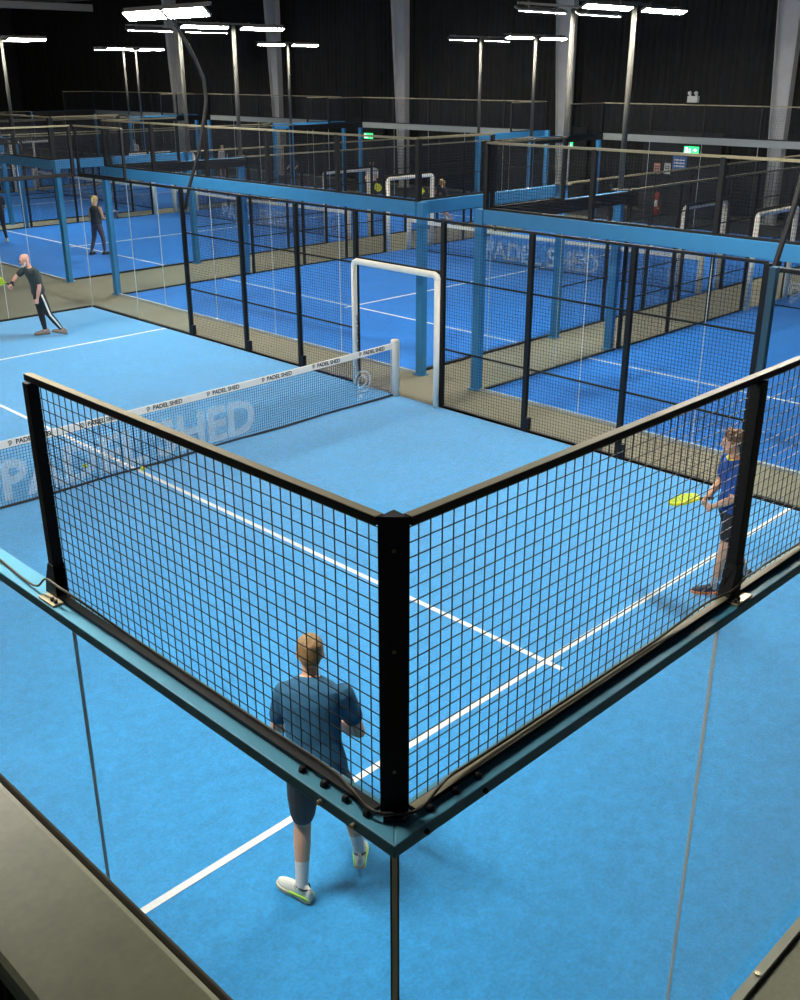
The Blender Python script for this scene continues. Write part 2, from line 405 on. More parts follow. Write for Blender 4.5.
# tapered portal columns
CY = [(15.5,'tapered grey steel column at the end wall nearest the fire extinguisher'),
      (24.65,'pale grey steel column beside the small half-hidden exit sign'),
      (33.8,'slanting grey steel column just beyond the player in black with the yellow racket'),
      (42.9,'grey steel column fourth along the drape from the fire extinguisher'),
      (52.0,'faint grey steel column nearest the bright double lamp, fifth from the fire extinguisher')]
for y, lb in CY:
    c = thing('steel_column', lb, 'column', (34.2, y, 0), None); c['kind'] = 'thing'
    web = MB()
    # web plate widens with height, flanges on both edges
    R = []
    for z, w in ((0,.17),(9.05,.46)):
        R.append([(34.18, y-.17, z), (34.22, y-.17, z), (34.22, y-.17+2*w, z), (34.18, y-.17+2*w, z)])
    web.rings(R); web.build('web', M['column'], c)
    for k in (0, 1):
        fl = MB(); R = []
        for z, w in ((0,.17),(9.05,.46)):
            yy = y-.17 + (2*w if k else 0)
            R.append([(34.04, yy-.012, z), (34.36, yy-.012, z), (34.36, yy+.012, z), (34.04, yy+.012, z)])
        fl.rings(R); fl.build('flange', M['column'], c)
    MB().box((34.0,y-.3,0), (34.4,y+.3,.03)).build('base_plate', M['column'], c)

# exit signs, notices, emergency light, extinguisher
def exit_sign(x, y, z, label, s=1.):
    t = thing('exit_sign', label, 'sign', (x, y, z), None)
    MB().box((x-.04,y-.30*s,z-.13*s), (x,y+.30*s,z+.13*s)).build('panel', M['exitgreen'], t)
    m = MB(); X = x-.045
    def q(pts): m.rings([[(xx, y - a*s, z + b*s) for a, b in pts] for xx in (X-.004, X+.004)])
    q([(-.25,-.10),(-.15,-.10),(-.15,.10),(-.25,.10)])                     # door
    m.tube([(X, y+.03*s, z+.075*s), (X, y+.03*s, z+.07*s)], .022*s, 8)      # head
    m.tube([(X, y+.05*s, z+.045*s), (X, y+.07*s, z-.02*s), (X, y+.02*s, z-.05*s), (X, y+.05*s, z-.10*s)], .016*s, 6)
    m.tube([(X, y+.07*s, z-.02*s), (X, y+.12*s, z-.08*s)], .016*s, 6); m.tube([(X, y+.10*s, z+.03*s), (X, y+.01*s, z+.02*s)], .013*s, 6)
    q([(.08,-.02),(.17,-.02),(.17,.02),(.08,.02)]); q([(.16,-.07),(.25,0),(.16,.07)])
    m.build('print', M['exitwhite'], t)
exit_sign(34.6, 19.1, 2.33, 'lit green exit sign on the dark end wall above the notices')
exit_sign(34.6, 36.6, 2.17, 'lit green exit sign beside the third grey column', 1.0)
exit_sign(34.6, 24.75, 2.28, 'small green exit sign half hidden beside the pale column', .8)
for (y, z, w, h, m_, lb) in ((20.5,1.60,.13,.2,(.55,.25,.2),'small red and white notice on the dark wall under the green exit sign'),
                             (20.05,1.62,.13,.2,(.6,.6,.58),'small white notice beside the blue notice on the dark wall'),
                             (19.55,1.85,.3,.24,(.10,.18,.42),'blue notice with white print on the dark wall below the exit sign')):
    t = thing('wall_notice', lb, 'notice', (34.6, y, z), None)
    MB().box((34.58,y-w,z-h), (34.6,y+w,z+h)).build('board', flat('n%.1f' % y, m_), t)
    m = MB(); 
    for k in range(3): m.box((34.572,y-w*.7,z-h*.55+k*h*.45), (34.58,y+w*.7,z-h*.4+k*h*.45))
    m.build('print', M['white'] if m_[2] > .3 and m_[0] < .3 else M['ink'], t)
MB().box((34.6,17.9,0), (34.75,21.2,2.95)).build('service_partition', M['wall'], None)
o = bpy.data.objects['service_partition']; o.name = 'wall_service'; tag(o, kind='structure')
MB().box((34.6,23.9,0), (34.75,25.1,2.95)).build('wall_niche', M['wall'], None); tag(bpy.data.objects['wall_niche'], kind='structure')
MB().box((34.6,35.6,0), (34.75,37.6,2.95)).build('wall_corner', M['wall'], None); tag(bpy.data.objects['wall_corner'], kind='structure')
t = thing('emergency_lamp', 'white twin-head emergency light high on the black drape', 'lamp', (34.9, 19.4, 4.1), None)
MB().box((34.78,19.2,3.98), (34.95,19.6,4.2)).build('case', M['white'], t)
for e in (-.13,.13):
    m = MB(); m.tube([(34.86,19.4+e,4.2), (34.80,19.4+e,4.30)], [.03,.075], 10, True); m.build('lamp_head', M['white'], t, True)
t = thing('fire_extinguisher', 'red fire extinguisher on the floor by the dark end wall', 'fire extinguisher', (33.6,19.75,0), None)
m = MB(); m.tube([(33.6,19.75,.01),(33.6,19.75,.72),(33.6,19.75,.82),(33.6,19.75,.86)], [.13,.13,.09,.04], 14); m.build('cylinder', M['red'], t, True)
m = MB(); m.tube([(33.6,19.75,.85),(33.6,19.75,.93)], .035, 8, True); m.box((33.58,19.60,.93),(33.62,19.80,.96)); m.build('valve', M['ink'], t)
m = MB(); m.tube([(33.6,19.72,.90),(33.55,19.58,.85),(33.52,19.57,.55),(33.52,19.6,.35)], .018, 8, True); m.build('hose', M['ink'], t, True)
m = MB(); m.box((33.46,19.66,.35),(33.475,19.84,.58)); m.build('label_plate', M['white'], t)

# ------------------------------------------------------------------ court builder
GS = .05
def wires(mb, P, axis, fixed, a0, a1, z0, z1, r=.0018, step=GS):
    """grid of wires in the plane axis=fixed, axis in 'uv'; runs along the other axis from a0 to a1"""
    n = int(round((a1-a0)/step)); s = (a1-a0)/n
    for i in range(1, n):
        a = a0 + i*s
        p, q = ((fixed, a), (fixed, a)) if axis == 'u' else ((a, fixed), (a, fixed))
        mb.box(P(p[0]-r, p[1]-r, z0), P(q[0]+r, q[1]+r, z1))
    n = int(round((z1-z0)/step)); s = (z1-z0)/n
    for i in range(1, n):
        z = z0 + i*s
        if axis == 'u': mb.box(P(fixed-r, a0, z-r), P(fixed+r, a1, z+r))
        else: mb.box(P(a0, fixed-r, z-r), P(a1, fixed+r, z+r))
def pbox(P, a, b): return MB().box(P(*a), P(*b))
U, VL = 10.1, 20.1
def slab(P, axis, f0, f1, a0, a1, z0, z1):
    return pbox(P, (f0,a0,z0), (f1,a1,z1)) if axis == 'u' else pbox(P, (a0,f0,z0), (a1,f1,z1))

def glass_run(P, axis, f, side, a0, a1, npan, top, name, label, beam=None, group=None, bw=.1, bh=.2, bmat='blue', cols=(), joints=True, zs=.04, kerb='black', inner=None):
    """glass panels between a0 and a1 in the plane axis=f; side=+1 when outwards is +axis"""
    mid = P(f if axis == 'u' else (a0+a1)/2, (a0+a1)/2 if axis == 'u' else f, 0)
    t = thing(name, label, 'glass wall', mid, group)
    w = (a1-a0)/npan
    for k in range(npan):
        slab(P, axis, f-.006, f+.006, a0+k*w+.004, a0+(k+1)*w-.004, zs, top-bh).build('glass_panel', M['glass'], t)
    if joints:
        for k in range(1, npan):
            slab(P, axis, f-.007, f+.007, a0+k*w-.0032, a0+k*w+.0032, zs, top-bh).build('joint', M['joint'], t)
    if bh and not inner: slab(P, axis, f-bw/2, f+bw/2, a0, a1, top-bh, top).build('beam', M[bmat], t, bevel=.006)
    elif bh:
        slab(P, axis, f-side*.012, f+side*bw/2, a0, a1, top-bh, top).build('beam', M[bmat], t, bevel=.006)
        slab(P, axis, f-side*bw/2, f-side*.0125, a0, a1, top-bh, top-.004).build('beam_lining', M[inner], t)
    slab(P, axis, f-.03, f+.03, a0, a1, 0, .04).build('kerb', M[kerb], t)
    for (cu_, cv) in cols:
        m = pbox(P, (cu_-.08, cv-.06, .02), (cu_+.08, cv+.06, top)); o = m.build('column', M[bmat], t, bevel=.006)
        pbox(P, (cu_-.10, cv-.10, 0), (cu_+.10, cv+.10, .02)).build('foot_plate', M[bmat], o)
        for e in (-1,1):
            m = MB(); q = P(cu_+e*.04, cv+.08, .02); m.tube([q, (q[0],q[1],q[2]+.03)], .014, 6); m.build('bolt', M['bracket'], o)
    return t
def mesh_run(P, axis, f, a0, a1, posts, z0, z1, name, label, group=None, r=.0018, rails=(), post=.03, gaps=(), rail='railtop_lit'):
    mid = P(f if axis == 'u' else (a0+a1)/2, (a0+a1)/2 if axis == 'u' else f, z0 if z0 > 1 else 0)
    t = thing(name, label, 'fence', mid, group)
    mesh_parts(P, axis, f, a0, a1, posts, z0, z1, t, r, rails, post, gaps, rail); return t
def mesh_parts(P, axis, f, a0, a1, posts, z0, z1, t, r=.0018, rails=(), post=.03, gaps=(), rail='railtop_lit'):
    ed = sorted(posts)
    for i in range(len(ed)-1):
        b0, b1 = ed[i], ed[i+1]
        zz = z0
        for g0, g1, gz in gaps:
            if b0 >= g0-.01 and b1 <= g1+.01: zz = gz
        if b1-b0 < .2: continue
        m = MB(); wires(m, P, axis, f, b0, b1, zz+.03, z1-.03, r); m.build('mesh_panel', M['wire'], t)
        for zr in rails:
            if zr > zz: slab(P, axis, f-.012, f+.012, b0, b1, zr-.012, zr+.012).build('cross_rail', M['black'], t)
        if zz == z0: slab(P, axis, f-.02, f+.02, b0, b1, z0, z0+.035).build('bottom_rail', M['black'], t)
        else: slab(P, axis, f-.02, f+.02, b0, b1, zz-.03, zz+.03).build('cross_rail', M['black'], t)
    for a in ed: slab(P, axis, f-post, f+post, a-post, a+post, z0, z1).build('post', M['black'], t)
    slab(P, axis, f-.022, f+.022, a0, a1, z1-.01, z1+.025).build('top_rail', M[rail], t)  # default colour has the light on the rail top painted in
    return t
def turf(P, label, m, cat='court turf', t0=.085):
    t = thing('court_turf', label, cat, P(U/2, VL/2, 0))
    pbox(P, (t0,t0,.0), (U-.085, VL-.085, .015)).build('carpet', m, t)
    sk_ = .035 if t0 < .05 else 0
    (MB().rings([[P(u, v, z) for v, z in ((3.070+e,.012),(3.130+e,.012),(3.130+e,.019),(3.070+e,.019))] for u, e in ((t0,-sk_*2),(U-.09,sk_*.4))])).build('service_line', M['line'], t)
    pbox(P, (t0,16.935,.012), (U-.09,16.995,.019)).build('service_line', M['line'], t)
    c0_, c1_ = (U/2-.055, U/2+.01) if t0 < .05 else (U/2, U/2)
    MB().rings([[P(c+e, v, z) for e, z in ((-.03,.012),(.03,.012),(.03,.018),(-.03,.018))] for v, c in ((2.88,c0_),(17.2,c1_))]).build('centre_line', M['line'], t)
    return t
def net(P, label, tdir, fdir, big=True, small=True, rev=False, step=.04, detail=True):
    """net across the court at v=VL/2; tdir: world direction of the lettering; text readable from -fdir"""
    v = VL/2; ua, ub = .11, U-.11
    t = thing('padel_net', label, 'net', P(U/2, v, 0))
    n = 60
    top = lambda u: .87 + .05*((u-U/2)/(U/2))**2
    m = MB(); nu = int((ub-ua)/step)
    for i in range(nu+1):
        u = ua + (ub-ua)*i/nu; m.box(P(u-.0022, v-.0022, .03), P(u+.0022, v+.0022, top(u)-.04))
    for k in range(1, int(.86/step)):
        z = k*step + .01
        m.box(P(ua, v-.0022, z-.0022), P(ub, v+.0022, z+.0022))
    m.build('netting', M['netcord'], t)
    tp = MB(); R = []
    for i in range(41):
        u = ua + (ub-ua)*i/40; R.append([P(u, v+a, z) for a, z in ((-.012,top(u)-.095),(.012,top(u)-.095),(.012,top(u)),(-.012,top(u)))])
    tp.rings(R); tp.build('tape', M['white'], t)
    bt = MB(); bt.tube([P(ua + (ub-ua)*i/24, v + .02*math.sin(i*1.3), .036) for i in range(25)], .016, 6); bt.build('bottom_cord', M['ink'], t)
    for u in (ua-.0, ub+.0):
        m = MB(); m.tube([P(u, v, .016), P(u, v, .94), P(u, v, .965)], [.072,.072,.064], 16); m.build('post', M['whiteframe'], t, True)
        for z in (.08, .25, .42, .6):
            pass
    td = Vector(tdir); fd = Vector(fdir)
    def at(w, z, d=.0):     # w metres along the lettering direction from the start end
        p = Vector(P(0, v, z)) if (Vector(P(1,v,0))-Vector(P(0,v,0))).dot(td) > 0 else Vector(P(U, v, z))
        return p + td*w + fd*d
    if small:
        k = 0
        for s_ in [.36 + .978*i for i in range(10)]:
            z = top(s_+.3) - .075
            text('PADEL SHED', .084, frame(at(s_+.10, z+.006, .0145), td, (0,0,1)), M['ink'], t, bold=.0022, depth=.001)
            g = MB(); logo(g, frame(at(s_, z, .0145), td, (0,0,1)), .068, .001); g.build('emblem', M['ink'], t)
    if big:
        text('PADEL SHED', .70, frame(at(3.12, .12, .006), td, (0,0,1)), M['netprint' if small else 'netprint2'], t, bold=.02, depth=.001)
        for s_ in (.62, 9.05):
            g = MB(); logo(g, frame(at(s_, .13, .006), td, (0,0,1)), .47, .001); g.build('emblem', M['netprint' if small else 'netprint2'], t)
    return t
def gate(P, u, va, vb, label, h=2.13, rp=.060):
    t = thing('gate_frame', label, 'gate frame', P(u, (va+vb)/2, 0))
    for v in (va, vb):
        m = MB(); m.tube([P(u, v, .016), P(u, v, h-.05)], rp, 12); m.build('post_pad', M['whiteframe'], t, True)
    m = MB(); m.tube([P(u, va, h-.06), P(u, va+.02, h-.02), P(u, va+.06, h), P(u, vb-.06, h), P(u, vb-.02, h-.02), P(u, vb, h-.06)], .052, 12, True); m.build('top_pad', M['whiteframe'], t, True)
    return t
def emit_head(t, c, along, out, L, Wd, tilt, body='lampbody'):
    """lamp head: centre, direction it runs along, direction it faces horizontally"""
    al = Vector(along).normalized(); out = Vector(out).normalized()
    dn = Vector((0,0,-1)); n = (dn*math.cos(tilt) + out*math.sin(tilt)).normalized(); w = al.cross(n)
    c = Vector(c)
    b = MB().obox(c, al*L/2, w*Wd/2, n*.02).build('lamp_head', M[body], t, bevel=.006)
    MB().obox(c + n*.023, al*(L/2-.03), w*(Wd/2-.008), n*.004).build('light_strip', M['lamp'], b)
    y = MB()
    for e in (-.3,.3): y.obox(c + al*e*L - n*.075, al*.025, w*.03, n*.045)
    y.build('bracket', M['lampbody'], b)
def flood(P, u, v, label, side, half=1.6, zb=3.002, h=6.1, tilt=.45, Wd=.13):
    b = Vector(P(u, v, zb)); along = (Vector(P(u, v+1, 0)) - Vector(P(u, v, 0))); out = (Vector(P(u-side, v, 0)) - Vector(P(u, v, 0)))
    t = thing('floodlight_pole', label, 'floodlight', tuple(b))
    m = MB(); m.tube([b, b + V(0,0,h-zb)], [.055,.045], 12); m.build('pole', M['pole'], t, True)
    m = MB(); m.obox(b + V(0,0,.012), V(.12,0,0), V(0,.12,0), V(0,0,.012)); m.build('flange', M['pole'], t)
    m = MB(); m.obox(b + V(0,0,h-zb+.03), along*half, out*.025, V(0,0,.02)); m.build('crossbar', M['lampbody'], t)
    for e in (-1, 1): emit_head(t, b + V(0,0,h-zb-.05) + along*e*(half-.72) + out*.05, along, out, 1.38, Wd, tilt)
    return t

def std_court(X0, Yhi, nm, place, where, lights, parts=None):
    """court whose length runs along X; u from Yhi downwards. place: text naming the court"""
    P = lambda u, v, z: (X0+v, Yhi-u, z)
    turf(P, f'royal blue turf with white lines, {place}', M['turfB'])
    e, f = -.10, U+.10
    for v0, lab, cl in ((.05,'front','blue'), (VL-.05,'far','greybeam')):
        glass_run(P, 'v', v0, 1 if cl != 'blue' else -1, .0, U, 5, 3.0, 'glass_screen', f'clear glass {lab} end wall under {"blue" if cl=="blue" else "pale grey"} beam, {place}', bmat='blue', inner=None if cl == 'blue' else 'greybeam', bw=.12, bh=.22, kerb='palekerb' if cl == 'blue' else 'black',
                  cols=((e, v0), (f, v0)))
        mesh_run(P, 'v', v0, 0, U, [.0, 2.02, 4.04, 6.06, 8.08, U], 3.0, 4.0, 'mesh_fence', f'black wire mesh topping the {lab} end wall, {place}', r=.0018, post=.035)
    for u0, lab, out, uc in ((.05, 'A', -1, e), (U-.05, 'B', 1, f)):
        sd = nm[0] if lab == 'A' else nm[1]
        for va, vb, wl in ((.0, 4.0, 'near'), (VL-4.0, VL, 'far')):
            cv = 4.0 if va == 0 else VL-4.0
            g = glass_run(P, 'u', u0, out, va+.115 if va == 0 else va, vb if va == 0 else vb-.115, 2, 3.0, 'glass_screen', f'glass corner panels, {wl} end, {sd}, {place}', bmat='blue', inner='black', bw=.12, bh=.22, cols=((uc, cv),))
            a0, a1 = (va+.14, 2.02) if va == 0 else (VL-2.02, vb-.14)
            mesh_parts(P, 'u', u0, a0, a1, [a0, a1], 3.0, 4.0, g, r=.0018, post=.03)
        mesh_run(P, 'u', u0, 4.1, VL-4.1, [4.12, 5.9, 7.5, 9.05, 11.05, 12.6, 14.2, VL-4.12], .0, 3.0, 'mesh_fence', f'black mesh side fence, {sd}, {place}', r=.0018, rails=(.97, 2.08), gaps=((9.05, 11.05, 2.2),))
        gate(P, u0-out*.098, 9.10, 11.0, f'white padded gate frame, {sd}, {place}')
    net(P, f'padel net with white top tape, {place}', (0,-1,0), (-1,0,0), small=False)
    for u, v, side, lb in lights:
        flood(P, u, v, lb, side)
    return P

B_ = 'court straight behind the white gate'
std_court(11.2, 20.86, ('walkway side','narrow aisle side'), B_, 'straight behind the nearest white gate frame',
  [(-.1, 4.0, -1, 'grey pole with two lit lamps on a straight bar, beside the black arched pole'),
   (-.1, 16.1, -1, 'thin grey lamp pole with a dark crossbar standing beside the pale steel column'),
   (U+.1, 4.0, 1, 'grey lamp pole with two-lamp bar in front of the pale steel column'),
   (U+.1, 16.1, 1, 'lamp pole beside the narrow aisle near the end wall with the notices')])
C_ = 'court with the fire extinguisher beyond'
std_court(11.2, 9.25, ('narrow aisle side','outer side'), C_, 'running toward the red fire extinguisher',
  [(-.1, 4.0, -1, 'tall grey pole carrying two lit lamps above the court nearest the fire extinguisher'),
   (-.1, 16.1, -1, 'lamp pole at the far end of the court nearest the fire extinguisher')])
D_ = 'court of the woman in grey leggings'
std_court(11.2, 33.5, ('far aisle side','walkway side'), D_, 'under the feet of the woman in grey leggings',
  [(U+.1, 4.0, 1, 'lamp pole with its bar below and behind the brightest double lamp'),
   (U+.1, 16.1, 1, 'slim lamp pole with two unlit-looking lamps alone in front of the black drape'),
   (-.1, 16.1, -1, 'thin lamp pole with one lit strip in front of the wide grey column'),
   (-.1, 4.0, -1, 'lamp pole at the picture edge, lower of the two lit bars')])
E_ = 'fourth court from the fire extinguisher'
std_court(11.2, 44.9, ('outer aisle side','inner aisle side'), E_, 'fourth away from the fire extinguisher',
  [(-.1, 16.1, -1, 'distant lamp pole with one lit strip between the first two grey columns'),
   (U+.1, 4.0, 1, 'lamp pole at the picture edge, upper of the two lit bars')])
F_ = 'most distant court of all'
std_court(11.2, 56.3, ('outer side','inner side'), F_, 'most distant of all the courts',
  [(U+.1, 16.1, 1, 'distant thin lamp pole with a dark bar beside the fifth grey column')])

# ------------------------------------------------------------------ court A (the light blue one)
PA = lambda u, v, z: (u, v, z)
turf(PA, 'light blue turf court with white lines where the three men play', M['turfA'], t0=.003)
net(PA, 'padel net with white taped edge and pale lettering across the light blue court', (1,0,0), (0,-1,0))
ZB0, ZB1 = 2.81, 2.86       # thin steel beam on the glass
def near_glass(axis, a1, npan, label):
    t = thing('glass_screen', label, 'glass wall', (a1/2, .05, 0) if axis == 'v' else (.05, a1/2, 0))
    w = 2.05
    for k in range(npan):
        slab(PA, axis, .042, .054, (.075 if k == 0 else k*w+.004), (min((k+1)*w, a1) if k < npan-1 else a1)-.004, .02, ZB0).build('glass_panel', M['glass'], t)
        if k: slab(PA, axis, .040, .056, k*w-.0019, k*w+.0019, .02, ZB0).build('joint', M['joint'], t)
    return t
gw = near_glass('v', 10.05, 5, 'glass end wall under the mesh that passes the man with curly hair')
slab(PA, 'v', -.055, .0, -.05, 10.1, 0, .04).build('sill', M['sill'], gw)
for x in (1.2, 2.55, 3.02, 3.9):
    m = MB(); m.tube([(x,-.03,.04),(x,-.03,.055)], .018, 6); m.build('bolt', M['bracket'], gw)
gl = near_glass('u', 4.1, 2, 'glass side wall under the short mesh panel with a free end post')
slab(PA, 'u', -.055, .0, .001, 4.1, 0, .04).build('sill', M['sill'], gl)
# corner angle joining the two panes: metal face between dark glass edges
d = Vector((1,1,0)).normalized(); l = Vector((1,-1,0)).normalized(); c0 = Vector((.062,.062,1.43))
MB().obox(c0 - d*.012, l*.0085, d*.005, V(0,0,1.38)).build('corner_angle', M['alu'], gw)
for e in (-1,1): MB().obox(c0 - d*.010 + l*e*.0115, l*.003, d*.007, V(0,0,1.38)).build('glass_edge', M['edge'], gw)
# the teal beam: one mitred L along both walls
bm_ = thing('steel_beam', 'teal painted steel beam capping the glass corner nearest the ledge', 'beam', (0,0,ZB0)); bm_['kind'] = 'thing'
b = MB(); b.prism([(0,0),(10.04,0),(10.04,.125),(.125,.125)], ZB0, ZB1); br = b.build('end_beam', M['teal'], bm_, bevel=.004)
b = MB(); b.prism([(0,0),(.125,.125),(.125,4.1),(0,4.1)], ZB0, ZB1); bl = b.build('side_beam', M['teal'], bm_, bevel=.004)
bolts_top_l = [(.040, y) for y in (.165,.265,.37,.48)]; bolts_top_r = [(x, .040) for x in (.20,.32,.43)]
for x, y in bolts_top_l + bolts_top_r:
    m = MB(); m.tube([(x,y,ZB1),(x,y,ZB1+.012),(x,y,ZB1+.018)], [.014,.014,.008], 6); m.build('bolt', M['black'], bm_)
for y in (.18,.34):
    m = MB(); m.tube([(-.014,y,2.835),(.0,y,2.835)], .009, 8); m.build('bolt', M['bracket'], bm_)
for x in (.14,.42):
    m = MB(); m.tube([(x,-.012,2.835),(x,.0,2.835)], .009, 8); m.build('bolt', M['black'], bm_)
# mesh screens above it
ZT = 3.885; OF = .055
def near_mesh(axis, posts, label, first_wire):
    t = thing('mesh_fence', label, 'fence', (1, OF+.03, ZB1) if axis == 'v' else (OF+.03, 1, ZB1))
    F0, F1 = OF, OF+.045; f = F1-.006; zb = ZB1+.024
    for i in range(len(posts)-1):
        a0, a1 = posts[i]+.03, posts[i+1]-.03
        if i == 0: a0 = OF+.115
        m = MB(); r = .00145
        n = int((a1-a0)/.05)
        for j in range(1, n+1):
            a = a0 + j*.05 - .025
            if a < a1: m.merge(slab(PA, axis, f-r, f+r, a-r, a+r, zb-.01, ZT-.028))
        nz = 20
        for j in range(1, nz+1):
            z = zb + (ZT-.028-zb)*(j-.35)/nz; m.merge(slab(PA, axis, f+r, f+3*r, a0-.022, a1+.03, z-r, z+r))
        m.build('mesh_panel', M['wire'], t)
        bb = slab(PA, axis, F0, F1-.011, a0-.02, a1+.03, ZB1+.004, zb-.003).build('bottom_rail', M['black'], t)
        if axis == 'v': slab(PA, axis, F0, F1-.017, a0-.02, a1+.03, zb-.003, zb+.0005).build('lit_top', M['railtop_lit'], bb)  # light painted along this rail's top only; the side rail stays black
    tr = slab(PA, axis, F0+.017, F1+.004, OF+.090, posts[-1]+.035, ZT-.028, ZT-.003).build('top_rail', M['black'], t)
    slab(PA, axis, F0+.017, F1+.004, OF+.090, posts[-1]+.035, ZT-.003, ZT).build('lit_top', M['railtop_lit'], tr)  # thin olive layer painting the lamp light on the black rail
    hw = .032 if axis == 'v' else .023
    for p in posts[1:]:
        po = slab(PA, axis, F0, F1+.005, p-hw, p+hw, ZB1+.012, ZT-.029).build('post', M['black'], t, bevel=.003)
        # flared foot and base plate with nuts
        g = MB(); pts = []
        for z, w in ((ZB1+.012,.10),(ZB1+.07,.088),(ZB1+.17,2*hw)):
            q = [(F0-.004, p-hw), (F1+.009, p-hw), (F1+.009, p-hw+w), (F0-.004, p-hw+w)] if axis == 'u' else [(p+.032-w, F0-.004), (p+.032, F0-.004), (p+.032, F1+.009), (p+.032-w, F1+.009)]
            pts.append([(x, y, z) for x, y in q])
        g.rings(pts); g.build('gusset', M['black'], po)
        pl = slab(PA, axis, .004, F1+.012, p-.075, p+.06, ZB1+.001, ZB1+.012).build('base_plate', M['bracket'], po, bevel=.002)
        for e1 in (-.060,-.030):
            q = (.026, p+e1) if axis == 'u' else (p+e1, .026)
            m = MB(); m.tube([(q[0],q[1],ZB1+.012),(q[0],q[1],ZB1+.027)], .009, 6); m.build('nut', M['ledgedark'], pl)
    return t
mr_ = near_mesh('v', [.06, 2.20, 4.20, 6.20, 8.20, 10.01], 'black wire mesh screen running past the curly haired man with the yellow racket', 0)
ml_ = near_mesh('u', [.06, 2.20], 'single black wire mesh panel ending at a slanting-looking free post above the side glass', 0)
cp = MB(); cp.prism([(OF+.022,OF+.086),(OF+.086,OF+.022),(OF+.092,OF+.092)], ZB1+.002, ZT-.002); cpo = cp.build('corner_post', M['black'], mr_)
for z in (3.02, 3.45, 3.78):
    m = MB(); q = Vector((OF+.054,OF+.054,z)); m.tube([q, q - d*.006], .006, 8); m.build('rivet', M['bracket'], cpo)
cp = MB(); cp.prism([(OF-.005,OF+.045),(OF+.045,OF-.005),(OF+.085,OF+.035),(OF+.035,OF+.085)], ZB1+.001, ZB1+.016); cp.build('corner_foot', M['black'], cpo)
# loose cables along the screens
def cable(pts, r, label, m):
    pts = [Vector(p) for p in pts]; out = []
    for i in range(len(pts)-1):
        p0, p1, p2, p3 = pts[max(i-1,0)], pts[i], pts[i+1], pts[min(i+2,len(pts)-1)]
        for k in range(6):
            t = k/6; out.append(.5*((2*p1) + (p2-p0)*t + (2*p0-5*p1+4*p2-p3)*t*t + (3*p1-p0-3*p2+p3)*t**3))
    out.append(pts[-1]); mb = MB(); mb.tube(out, r, 8)
    return tag(mb.build('cable', m, None, True), label, 'cable')
zc = ZB1
cable([(0.0620,4.050,zc+0.0120),(0.0620,3.200,zc+0.0120),(0.0550,2.800,zc+0.0120),(0.0350,2.460,zc+0.0140),(0.0280,2.310,zc+0.0350),(0.0320,2.220,zc+0.1000),(0.0340,2.110,zc+0.1000),(0.0700,1.950,zc+0.0600),(0.0820,1.600,zc+0.0345),(0.0820,1.300,zc+0.0345),(0.0820,1.000,zc+0.0345),(0.0820,0.700,zc+0.0345),(0.0820,0.450,zc+0.0370),(0.0720,0.330,zc+0.0440),(0.0420,0.240,zc+0.0580),(0.0400,0.180,zc+0.0340),(0.0480,0.125,zc+0.0270),(0.0820,0.084,zc+0.0270),(0.1250,0.048,zc+0.0270),(0.1800,0.040,zc+0.0340),(0.2400,0.044,zc+0.0580),(0.3300,0.072,zc+0.0440),(0.4500,0.076,zc+0.0370),(0.7000,0.076,zc+0.0345),(1.0000,0.076,zc+0.0345),(1.3000,0.076,zc+0.0345),(1.6000,0.076,zc+0.0345),(1.9500,0.070,zc+0.0600),(2.1100,0.034,zc+0.0750),(2.2200,0.032,zc+0.1000),(2.3300,0.040,zc+0.0900),(2.5500,0.070,zc+0.0600),(3.2000,0.076,zc+0.0345),(3.9500,0.076,zc+0.0345)], .0055,
      'black cable clipped along the mesh screens and bent round the corner post', mat('cable_skin', (.05,.042,.03), .45))

# far end and far side of court A
glass_run(PA, 'v', 20.10, 1, .05, 10.04, 5, 2.95, 'glass_screen', 'clear glass end wall behind the bald man in black', bmat='black', bw=.05, bh=.05)
mesh_run(PA, 'v', 20.10, .05, 10.01, [.08, 2.08, 4.08, 6.08, 8.08, 9.98], 2.95, 3.95, 'mesh_fence', 'black wire mesh above the glass behind the bald man', post=.035)
g = glass_run(PA, 'u', 10.08, 1, 16.15, 20.06, 2, 2.95, 'glass_screen', 'two glass panels beside the bald man at the far corner of the light blue court', bmat='black', bw=.05, bh=.05)
mesh_parts(PA, 'u', 10.08, 18.1, 20.04, [18.12, 20.01], 2.95, 3.95, g, post=.025)
slab(PA, 'u', 10.075, 10.088, 20.075, 20.088, .05, 2.95).build('corner_angle', M['joint'], g)
glass_run(PA, 'u', 10.08, 1, .14, 3.70, 2, 2.90, 'glass_screen', 'two glass panels behind the man with curly hair', bmat='black', bw=.05, bh=.05)
mesh_run(PA, 'u', 10.08, 3.86, 16.1, [3.86, 5.70, 7.38, 9.08, 11.06, 12.6, 14.22, 16.1], 0, 2.93, 'mesh_fence', 'tall black mesh side fence with the white gate opening along the light blue court', rails=(.97, 2.08), gaps=((9.08, 11.06, 2.16),), post=.035, rail='black', r=.0017)
fs_ = [o for o in bpy.data.objects if o.get('label','').startswith('tall black mesh side fence')][0]
for v in (5.70,7.38,12.6,14.22,16.1):
    MB().box((10.05,v-.095,.0), (10.13,v-.036,.22)).build('foot_bracket', M['black'], fs_)
MB().box((10.045,3.735,0), (10.14,3.822,2.90)).build('column', M['darkteal'], fs_, bevel=.005)
slab(PA, 'u', 10.06, 10.12, 3.9, 9.0, 0, .034).build('kerb', M['black'], fs_); slab(PA, 'u', 10.06, 10.12, 11.1, 16.06, 0, .034).build('kerb', M['black'], fs_)
gA = gate(PA, 9.992, 9.12, 11.02, 'white padded gate frame around the net post of the light blue court', rp=.048)
text('PADEL SHED  PADEL SHED', .075, frame((9.985, 10.968, .35), (0,0,1), (1,0,0)), M['ink'], gA, bold=.001, depth=.001)
